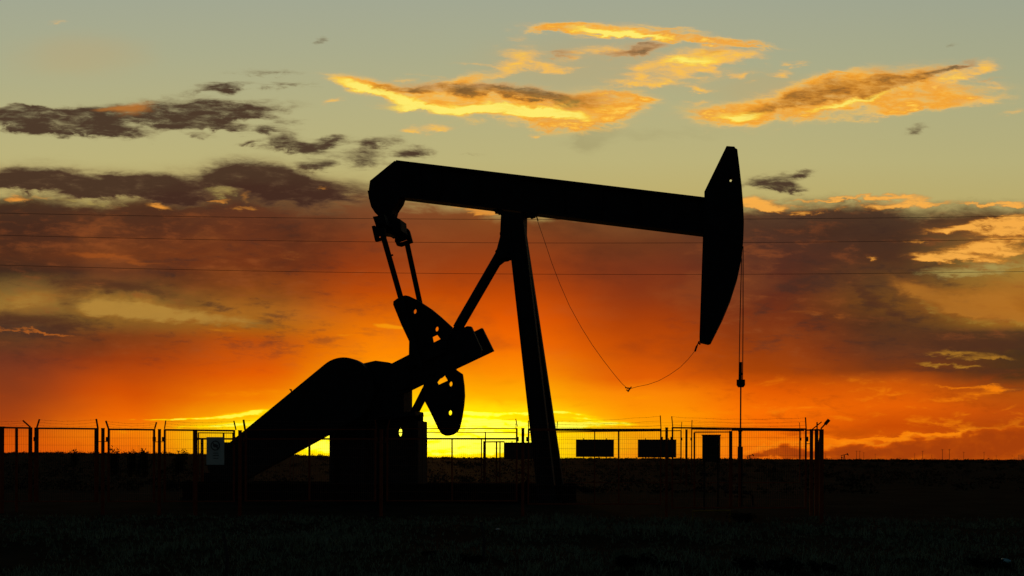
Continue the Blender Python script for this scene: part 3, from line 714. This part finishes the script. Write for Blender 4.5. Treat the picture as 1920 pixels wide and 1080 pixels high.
GW = [(760, 150, 26, 6, 4, 0.7), (800, 143, 30, 4, -14, 0.5), (1215, 203, 12, 5, 0, 0.7), (975, 105, 40, 22, 12, 0.85), (1000, 122, 46, 10, 0, 0.95), (960, 70, 24, 8, 10, 0.4), (905, 124, 50, 5, -10, 0.65), (1110, 94, 50, 9, 8, 0.85), (1050, 127, 40, 5, 8, 0.55), (940, 140, 30, 5, 5, 0.6), (1330, 102, 70, 18, 8), (1270, 118, 80, 16, 4), (1230, 142, 70, 14, 0), (1210, 156, 60, 8, 0, 0.9), (1390, 103, 30, 7, 10, 0.8), (1225, 130, 40, 6, 0), (1310, 166, 26, 5, -4, 0.8), (1460, 134, 24, 6, 4, 0.75), (1500, 119, 14, 4, -6, 0.7), (1470, 118, 10, 4, 0, 0.7), (1380, 137, 40, 6, 4, 0.75), (1425, 112, 18, 8, 0, 0.5), (1400, 152, 12, 5, 0, 0.5), (1830, 130, 34, 9, 18, 0.9), (1790, 142, 50, 9, 22), (1850, 186, 50, 7, 4, 0.8), (1860, 160, 44, 7, -12, 0.7), (1318, 195, 26, 7, -4, 0.85), (622, 188, 22, 6, 12, 0.85), (812, 238, 30, 7, 4, 0.85), (770, 244, 18, 4, 0, 0.7), (1005, 254, 13, 5, 10, 0.8), (890, 238, 5, 3, 0, 0.6), (108, 45, 18, 5, 8, 0.5), (1898, 207, 22, 6, 14, 0.6), (850, 204, 10, 7, 0, 0.5)]
gcol = lambda f: ramp(m('MULTIPLY_ADD', ns, .25, m('MULTIPLY_ADD', nm, 1.4, m('MULTIPLY_ADD', f, .55, .12))), [(0, (216, 172, 112)), (.15, (240, 186, 104)), (.35, (252, 194, 88)), (.6, (250, 176, 60)), (.75, (242, 162, 52)), (.9, (255, 190, 68)), (1.0, (255, 206, 86))])
col = layer(col, GD, gcol, Uw, Vw, ng, 1.8, -.3, 1.3, 1.0)
wcol = lambda f: ramp(m('MULTIPLY_ADD', ns, .35, m('MULTIPLY_ADD', nm, 1.2, m('MULTIPLY_ADD', f, .6, .1))), [(0, (206, 172, 112)), (.3, (236, 182, 104)), (.6, (252, 190, 86)), (.85, (255, 194, 72)), (1, (255, 206, 86))])
col = layer(col, GW, wcol, Uw, Vw, ng, 2.4, -.25, 1.5, .96)
# brightest yellow belly of the central golden cloud
col = layer(col, [(680, 165, 60, 8, -14), (760, 192, 70, 9, -16), (860, 203, 110, 8, 0), (980, 207, 90, 8, -3), (1050, 216, 60, 7, -8), (1120, 58, 60, 5, -5), (1200, 68, 70, 4, -5), (1290, 112, 50, 8, 4), (1380, 215, 50, 7, 5), (1600, 186, 90, 5, 14)], lambda f: ramp(f, [(0, (255, 196, 60)), (.5, (255, 220, 76)), (1, (255, 238, 112))]), Us, Vw, ng, 1.3, -.2, 1.0, .95)
# shaded cores of the golden clouds
col = layer(col, [(715, 163, 34, 9, -12, .8), (790, 170, 40, 8, 0, .9), (870, 168, 90, 12, -2), (960, 173, 90, 11, -3), (1030, 182, 60, 9, -5, .8), (1110, 195, 50, 14, 4, .65), (1165, 97, 50, 10, 6, 1), (1215, 88, 34, 7, 12, .8), (1050, 98, 30, 6, 0, .7), (1340, 92, 40, 6, 14, .5),
                  (1560, 162, 100, 20, 10), (1490, 186, 70, 13, 8, .8), (1650, 154, 100, 16, 10), (1420, 205, 60, 8, 4, .5), (1740, 142, 60, 6, 16, .8), (1800, 122, 30, 5, 22, .7), (1850, 148, 30, 4, 16, .5)],
            lambda f: ramp(m('MULTIPLY_ADD', nm, 1.2, m('MULTIPLY_ADD', f, .8, .0)), [(0, (240, 160, 48)), (.4, (216, 134, 38)), (.75, (166, 102, 36)), (1, (112, 78, 42))]), Uw, Vw, m('MULTIPLY_ADD', nm, .6, ng), 1.5, -.25, 1.6, .95)
# ---- broad cloud deck: colour by bearing and height
COLS = {
    0: ((300, (96, 74, 48)), (380, (72, 48, 32)), (430, (70, 41, 28)), (480, (84, 45, 26)), (510, (64, 41, 28)), (535, (112, 86, 42)), (568, (142, 112, 50)), (590, (118, 84, 40)), (606, (75, 50, 35)), (640, (98, 58, 32)), (680, (114, 52, 30)), (740, (142, 58, 22)), (790, (168, 66, 15)), (830, (216, 86, 5)), (858, (222, 86, 8))),
    240: ((300, (100, 74, 48)), (380, (80, 50, 32)), (430, (82, 45, 28)), (480, (112, 55, 25)), (512, (78, 43, 28)), (540, (98, 62, 32)), (575, (150, 112, 46)), (600, (140, 96, 36)), (632, (130, 62, 22)), (680, (164, 62, 12)), (740, (210, 80, 2)), (785, (240, 105, 0)), (815, (250, 128, 5)), (858, (240, 105, 5))),
    480: ((300, (100, 66, 44)), (360, (85, 52, 35)), (430, (100, 50, 28)), (500, (116, 52, 22)), (540, (140, 70, 22)), (590, (168, 102, 30)), (612, (168, 98, 20)), (640, (188, 76, 2)), (700, (226, 90, 0)), (750, (245, 126, 0)), (782, (255, 176, 0)), (800, (255, 212, 8)), (830, (255, 208, 5)), (858, (255, 196, 5))),
    720: ((300, (110, 80, 50)), (350, (104, 70, 44)), (400, (124, 70, 38)), (450, (130, 58, 24)), (500, (152, 58, 14)), (550, (188, 72, 4)), (590, (216, 98, 4)), (630, (246, 124, 0)), (670, (255, 138, 0)), (720, (255, 166, 0)), (765, (255, 208, 0)), (800, (255, 246, 20)), (858, (255, 240, 10))),
    960: ((300, (150, 100, 50)), (390, (136, 80, 36)), (450, (134, 62, 25)), (500, (155, 61, 15)), (550, (190, 71, 4)), (600, (226, 88, 0)), (650, (246, 108, 0)), (700, (255, 142, 0)), (745, (255, 178, 0)), (775, (255, 226, 6)), (800, (255, 248, 36)), (858, (255, 236, 6))),
    1200: ((300, (150, 105, 60)), (400, (128, 82, 44)), (450, (110, 56, 28)), (500, (119, 51, 25)), (550, (136, 52, 18)), (600, (166, 61, 8)), (650, (196, 75, 2)), (705, (226, 94, 2)), (735, (252, 134, 3)), (770, (255, 146, 0)), (800, (255, 162, 0)), (830, (255, 162, 10)), (858, (255, 150, 10))),
    1440: ((300, (130, 90, 50)), (380, (88, 62, 42)), (430, (78, 48, 34)), (480, (82, 44, 32)), (530, (90, 42, 28)), (580, (111, 46, 22)), (640, (136, 54, 14)), (695, (168, 66, 5)), (732, (226, 90, 0)), (770, (250, 110, 0)), (800, (246, 105, 0)), (830, (250, 120, 5)), (858, (245, 110, 10))),
    1680: ((300, (130, 90, 50)), (390, (75, 53, 37)), (430, (72, 48, 34)), (480, (76, 46, 30)), (530, (96, 62, 32)), (565, (120, 74, 27)), (605, (88, 52, 28)), (650, (95, 50, 28)), (690, (122, 55, 18)), (722, (202, 85, 5)), (760, (230, 95, 2)), (800, (200, 75, 2)), (830, (214, 90, 5)), (858, (185, 70, 10))),
    1920: ((300, (130, 90, 50)), (390, (82, 56, 34)), (430, (130, 84, 40)), (480, (150, 118, 52)), (520, (165, 120, 45)), (570, (176, 106, 25)), (603, (150, 100, 30)), (617, (78, 52, 30)), (660, (75, 50, 25)), (700, (80, 48, 22)), (735, (180, 80, 10)), (770, (190, 75, 8)), (820, (152, 59, 10)), (858, (136, 56, 15)))}
Vd = m('MULTIPLY_ADD', n2, .30, V); Vd = m('MULTIPLY_ADD', nm, .14, Vd); Ud = m('MULTIPLY_ADD', n1, .8, U)
vd = m('DIVIDE', Vd, 9.0)
deck = None; ks = sorted(COLS)
for i, k in enumerate(ks):
    c = ramp(vd, [(prow(p), q) for p, q in COLS[k]])
    deck = c if deck is None else mixc(mr(Ud, (ks[i - 1] - 960) / 100, (k - 960) / 100), deck, c)
lw = m('MULTIPLY', mr(U, -2.5, -6.5), mr(V, 1.6, 2.6)); rw = m('MULTIPLY', mr(U, 5.0, 8.0), mr(V, 1.2, 2.2)); lr = m('MAXIMUM', lw, rw)
deck = mixc(m('MULTIPLY', m('MULTIPLY', mr(m('MULTIPLY_ADD', nv, .5, nm), .0, .4), lr), .40), deck, lin((62, 36, 25)))
deck = mixc(m('MULTIPLY', m('MULTIPLY', mr(m('MULTIPLY_ADD', nv, .5, nm), -.02, -.4), lr), .20), deck, lin((190, 110, 45)))
rb_ = m('MULTIPLY', m('MAXIMUM', mr(U, 2.2, 4.8), mr(U, -1.2, -4.5)), mr(V, 1.3, 2.4)); bm_ = m('MULTIPLY_ADD', ng, .9, m('MULTIPLY_ADD', nm, .8, fbm(U, V, .6, 1.1, 61.0, 7, .6)))
deck = mixc(m('MULTIPLY', m('MULTIPLY', mr(bm_, .0, .35), rb_), .60), deck, lin((60, 40, 33)))
deck = mixc(m('MULTIPLY', m('MULTIPLY', mr(bm_, -.02, -.4), rb_), .40), deck, lin((156, 80, 36)))
lowr = m('MULTIPLY', mr(V, 1.9, 1.2), mr(U, 2.0, 5.0))
puff = m('MULTIPLY_ADD', nm, .8, nf)
deck = mixc(m('MULTIPLY', m('MULTIPLY', mr(nf, .0, .3), mr(V, 2.6, .4)), .20), deck, lin((190, 70, 0)))
deck = mixc(m('MULTIPLY', m('MULTIPLY', mr(puff, .0, .28), lowr), .50), deck, lin((160, 62, 6)))
deck = mixc(m('MULTIPLY', m('MULTIPLY', mr(puff, -.05, -.3), lowr), .50), deck, lin((255, 140, 8)))
broad = fbm(U, V, .35, .8, 41.0, 7, .55)
deck = mixc(m('MULTIPLY', m('MULTIPLY', mr(broad, .0, .22), mr(V, 1.2, 2.4)), .45), deck, lin((60, 34, 24)))
deck = mixc(m('MULTIPLY', m('MULTIPLY', mr(broad, .0, -.22), mr(V, 1.2, 2.4)), .22), deck, lin((170, 92, 40)))
fc = nt.nodes.new('ShaderNodeFloatCurve'); cv = fc.mapping.curves[0]
E = [(-400, 380), (0, 362), (110, 368), (200, 372), (270, 356), (360, 346), (450, 334), (540, 335), (640, 342), (760, 366), (900, 385), (1100, 392), (1300, 384), (1400, 378), (1500, 374), (1600, 369), (1680, 374), (1725, 388), (1770, 378), (1830, 378), (1920, 383), (2400, 380)]
pts = [((x + 400) / 2800, (HZ - y) / 900) for x, y in E]
cv.points[0].location = pts[0]; cv.points[1].location = pts[-1]
for p in pts[1:-1]: cv.points.new(*p)
fc.mapping.update()
nt.links.new(mr(Ud, -13.6, 14.4, 0, 1, False), fc.inputs[1])
edge = m('MULTIPLY', fc.outputs[0], 9.0)
depth = m('SUBTRACT', edge, V); depth = m('MULTIPLY_ADD', nm, .55, depth); depth = m('MULTIPLY_ADD', nf, .35, depth)
col = mixc(mr(depth, -.14, .30), col, deck)
# lumps standing over the deck on the left
LP = [(40, 328, 80, 17, 0, .8), (120, 345, 90, 16, -2, .85), (30, 352, 70, 14, 0, .8), (245, 345, 70, 20, 6), (270, 362, 90, 15, -4), (190, 358, 60, 10, 14, .8), (330, 345, 50, 14, 0, .7), (440, 328, 62, 22, 4), (500, 345, 62, 24, -14), (410, 345, 36, 14, 20, .8), (560, 360, 70, 26, -8, .85), (340, 375, 60, 10, 0, .6), (640, 360, 70, 20, 0, .5), (560, 330, 40, 10, -20, .5)]
col = layer(col, LP, lambda f: ramp(m('MULTIPLY_ADD', ng, .6, m('MULTIPLY_ADD', nm, .9, f)), [(0, (138, 110, 66)), (.3, (106, 78, 50)), (.7, (80, 54, 39)), (1, (68, 43, 32))]), Uw, Vw, ng, 1.3, -.4, .9, .97)
# openings in the deck
col = layer(col, [(418, 362, 38, 10, -4), (150, 380, 42, 5, -12, .75), (215, 387, 40, 3, -6, .5), (60, 372, 40, 3, 0, .5), (1860, 497, 90, 13, 4, .9), (1780, 512, 80, 10, 0, .6)], (172, 150, 82), Uw, Vw, ng, 2.2, .1, 1.3, .85)
col = layer(col, [(30, 568, 50, 26, 0, .9), (200, 576, 90, 22, -8, .9), (330, 590, 110, 16, -6, .75), (450, 604, 90, 12, -4, .55),], lambda f: ramp(m('MULTIPLY_ADD', ng, .8, f), [(0, (134, 78, 27)), (.5, (160, 106, 38)), (1, (178, 132, 56))]), Uw, Vw, m('MULTIPLY_ADD', nm, 1.0, m('MULTIPLY', nv, 1.4)), 1.6, -.1, 1.3, .9)
col = layer(col, [(235, 545, 90, 12, -8), (130, 560, 40, 34, -20, .7), (60, 604, 110, 12, -5), (1640, 560, 110, 12, -32, .8), (1850, 640, 130, 16, 0, .9), (1800, 690, 130, 8, 0, .7), (1900, 722, 50, 7, 0, .6)], (80, 46, 29), Uw, Vw, ng, 1.0, .0, 1.0, .72)
col = layer(col, [(1790, 560, 120, 22, -12, .9), (1890, 545, 80, 30, 0, .8), (1860, 586, 110, 12, -4, .7), (1700, 535, 60, 12, -30, .4)], lambda f: ramp(m('MULTIPLY_ADD', ng, .8, f), [(0, (128, 76, 30)), (.5, (160, 96, 32)), (1, (178, 112, 38))]), Uw, Vw, nm, 1.4, -.1, 1.3, .85)
col = layer(col, [(1870, 598, 90, 5, 0, .8), (1745, 575, 50, 5, -32, .6), (1820, 510, 90, 7, 3, .5)], (166, 132, 52), Uw, Vw, ng, 1.8, -.05, 1.4, .6)
# lit edges and streaks
col = layer(col, [(295, 391, 22, 7, 0), (28, 377, 24, 5, 0, .9), (80, 374, 30, 4, 0, .4), (455, 396, 34, 5, 0, .6), (415, 378, 26, 4, 0, .7), (470, 368, 20, 9, 60, .4), (600, 355, 16, 4, 0, .6), (550, 477, 26, 6, 0, .45), (905, 399, 46, 6, -8, .8), (860, 393, 24, 6, 0, .4)], (236, 152, 56), Uw, Vw, ng, 1.4, .0, 1.2, .9)
col = layer(col, [(170, 480, 60, 8, -6), (270, 492, 70, 6, -6, .7), (540, 480, 60, 8, 0, .5)], (168, 84, 28), Uw, Vw, ng, 1.2, .0, 1.3, .6)
col = layer(col, [(1410, 374, 30, 10, 4), (1440, 385, 40, 6, 0, .7), (1500, 372, 60, 3, 0, .55), (1570, 371, 40, 3, 3, .5), (1630, 365, 60, 4, 3, .95), (1700, 369, 32, 8, -10, .9), (1690, 382, 36, 5, 10, .7), (1745, 380, 26, 4, 10, .8), (1840, 378, 44, 3, -3, .95), (1905, 383, 34, 4, -3),
                  (1570, 385, 80, 6, 3, .4), (1440, 386, 70, 8, 0, .5), (1660, 381, 50, 9, 0, .45), (1820, 418, 70, 7, 4, .95), (1900, 412, 50, 10, 6, .95), (1880, 432, 70, 8, 6, .9), (1770, 427, 40, 4, 4, .7), (1850, 455, 90, 9, 8), (1720, 452, 40, 3, 6, .6), (1800, 482, 80, 7, -2), (1760, 478, 40, 5, 6, .7), (1880, 466, 60, 8, 0, .9), (1630, 480, 14, 4, 0, .5)],
            lambda f: ramp(m('MULTIPLY_ADD', nm, .7, f), [(0, (175, 100, 40)), (.4, (226, 140, 44)), (.9, (250, 174, 72))]), Uw, Vw, ng, 2.4, -.1, 1.2, .95)
col = layer(col, [(1800, 658, 60, 6, -2), (1860, 667, 50, 4, 2, .9), (1760, 680, 50, 4, 0, .9), (1830, 681, 26, 3, 0, .8)], (176, 120, 36), Uw, Vw, ng, 2.2, .1, 1.3, .85)
col = layer(col, [(80, 626, 40, 2.4, -8), (20, 621, 40, 2.4, -6, .8), (125, 630, 16, 2, 0, .8), (1540, 585, 90, 9, -2, .5)], (196, 104, 32), Uw, Vw, ng, 1.8, .0, 1.4, .7)
col = layer(col, [(716, 613, 22, 4, -4), (740, 617, 30, 3, -4, .7), (640, 628, 30, 2.5, 0, .6), (420, 622, 50, 4, -6, .5)], (250, 156, 12), Uw, Vs, ng, 1.4, .0, 1.2, .75)
# bright streaks of clear sky round the sun
col = layer(col, [(820, 838, 330, 46, 0), (700, 800, 240, 30, 0, .8), (930, 792, 170, 26, 0, .9)], (255, 192, 0), Us, Vs, ng, .9, .0, 1.1, .8)
YL = [(290, 788, 80, 2.4, 1, .4), (400, 784, 80, 3.0, 2, .75), (480, 776, 60, 5, 4, .9), (380, 802, 70, 3, 0, .6), (250, 813, 60, 6, 0, .4), (470, 800, 70, 10, 0), (900, 774, 130, 4.5, 1), (880, 788, 110, 8, 0), (930, 800, 130, 10, 0), (1060, 773, 70, 4, -8, .8), (1085, 785, 80, 4, -5, .75), (1040, 797, 80, 5, 0, .8), (1130, 793, 60, 3, 0, .5), (860, 842, 190, 14, 0), (820, 810, 110, 16, 0), (700, 830, 200, 24, 0), (950, 825, 110, 10, 0, .9), (600, 815, 70, 20, 0), (1080, 815, 50, 4, 0, .5), (1100, 848, 60, 3, 0, .5)]
col = layer(col, YL, lambda f: ramp(m('MULTIPLY_ADD', ng, .9, f), [(0, (255, 186, 0)), (.4, (255, 206, 0)), (.75, (255, 226, 4)), (1, (255, 244, 70))]), Us, Vs, ng, 1.5, .0, .9, .92)
col = layer(col, [(1000, 812, 60, 4, 0, .8), (1130, 812, 60, 4, 0, .7), (1180, 778, 90, 8, 0, .7), (1300, 775, 90, 9, 0, .6), (560, 745, 140, 20, 0, .4), (420, 740, 140, 10, 0, .3), (1000, 782, 40, 3, 0, .6), (880, 812, 40, 3, 0, .4), (1080, 740, 60, 10, -10, .6), (1190, 742, 50, 8, 0, .6)], (255, 150, 0), Uw, Vs, ng, 1.6, .0, 1.2, .6)
# banks of small cumulus low on the right with lit crests
col = layer(col, [(1600, 826, 60, 4, 6, .9), (1680, 822, 60, 3.5, 8, .9), (1720, 815, 60, 4, 4), (1770, 812, 40, 3, 10, .8), (1735, 838, 12, 12, 0, .9), (1640, 856, 40, 5, 0), (1560, 822, 50, 4, 0, .8), (1450, 828, 90, 5, 0, .7), (1830, 722, 90, 4, 0, .6), (1770, 745, 60, 6, 8, .5), (1850, 734, 40, 10, 20, .45), (1660, 740, 90, 6, 6, .5), (1480, 766, 90, 5, 2, .6), (1750, 794, 50, 2.5, -6, .6), (1890, 760, 40, 5, 20, .4)], (252, 132, 10), Uw, Vw, ng, 1.5, .0, 1.0, .85)
CU = [(1575, 850, 26, 14, 0), (1612, 846, 22, 12, 0), (1645, 850, 30, 8, 0), (1702, 842, 30, 20, 0), (1728, 836, 12, 12, 0), (1685, 852, 24, 10, 0), (1770, 850, 26, 14, 0), (1800, 838, 40, 20, 0), (1850, 832, 46, 22, 0), (1910, 826, 60, 28, 0), (1430, 852, 30, 7, 0), (1480, 848, 30, 10, 0), (1520, 852, 26, 8, 0)]
lump = m('MULTIPLY_ADD', fbm(U, V, 3.2, 4.2, 51.0, 5, .5), 1.5, nm)
col = layer(col, [(x, y - 5, rx + 2, ry + 2, a) for x, y, rx, ry, a in CU], lambda f: ramp(m('MULTIPLY_ADD', ng, .8, f), [(0, (246, 120, 6)), (.3, (255, 150, 20)), (1, (226, 92, 4))]), Us, Vw, lump, 1.2, -.1, .8, .7)
col = layer(col, CU, lambda f: ramp(f, [(0, (200, 82, 6)), (.5, (178, 70, 8)), (1, (162, 62, 10))]), Us, Vw, lump, 1.2, -.1, .5, .96)
col = layer(col, [(1600, 808, 80, 10, 0, .7), (1860, 790, 90, 8, 0, .6), (1500, 812, 60, 6, 0, .6)], (190, 76, 4), Uw, Vw, ng, 1.2, .0, 1.0, .7)
# Nishita dusk sky fills everything away from the sunset
sk = nt.nodes.new('ShaderNodeTexSky'); sk.sky_type = 'NISHITA'; sk.sun_disc = False; sk.sun_elevation = SUN_EL; sk.sun_rotation = SUN_AZ
sk.air_density = 1.0; sk.dust_density = 0.4; sk.ozone_density = 2.0; sk.altitude = 100
b1 = nt.nodes.new('ShaderNodeBackground'); nt.links.new(sk.outputs[0], b1.inputs[0]); b1.inputs[1].default_value = 0.052
gl = m('MULTIPLY_ADD', m('MINIMUM', field([(770, 826, 190, 44, 0), (890, 800, 120, 36, 0, .4), (640, 835, 150, 36, 0, .4)], Us, Vs), 1.2), .8, 1.0)
b2 = nt.nodes.new('ShaderNodeBackground'); nt.links.new(col, b2.inputs[0]); nt.links.new(gl, b2.inputs[1])
mx = nt.nodes.new('ShaderNodeMixShader'); nt.links.new(front, mx.inputs[0]); nt.links.new(b1.outputs[0], mx.inputs[1]); nt.links.new(b2.outputs[0], mx.inputs[2])
out = nt.nodes.new('ShaderNodeOutputWorld'); nt.links.new(mx.outputs[0], out.inputs[0])
w.cycles.sampling_method = 'MANUAL'; w.cycles.sample_map_resolution = 512
sl = bpy.data.lights.new('sun', 'SUN'); so = bpy.data.objects.new('sun', sl); COL.objects.link(so)
sl.energy = 0.12; sl.angle = R(3); sl.color = (1.0, .42, .12)
sd = Vector((math.sin(SUN_AZ) * math.cos(SUN_EL), math.cos(SUN_AZ) * math.cos(SUN_EL), math.sin(SUN_EL)))
so.rotation_euler = (-sd).to_track_quat('-Z', 'Y').to_euler()

scn.view_settings.view_transform = 'Standard'; scn.view_settings.look = 'None'; scn.view_settings.gamma = 1; scn.view_settings.exposure = 0
scn.cycles.use_adaptive_sampling = True; scn.cycles.adaptive_threshold = 0.01
scn.cycles.max_bounces = 4
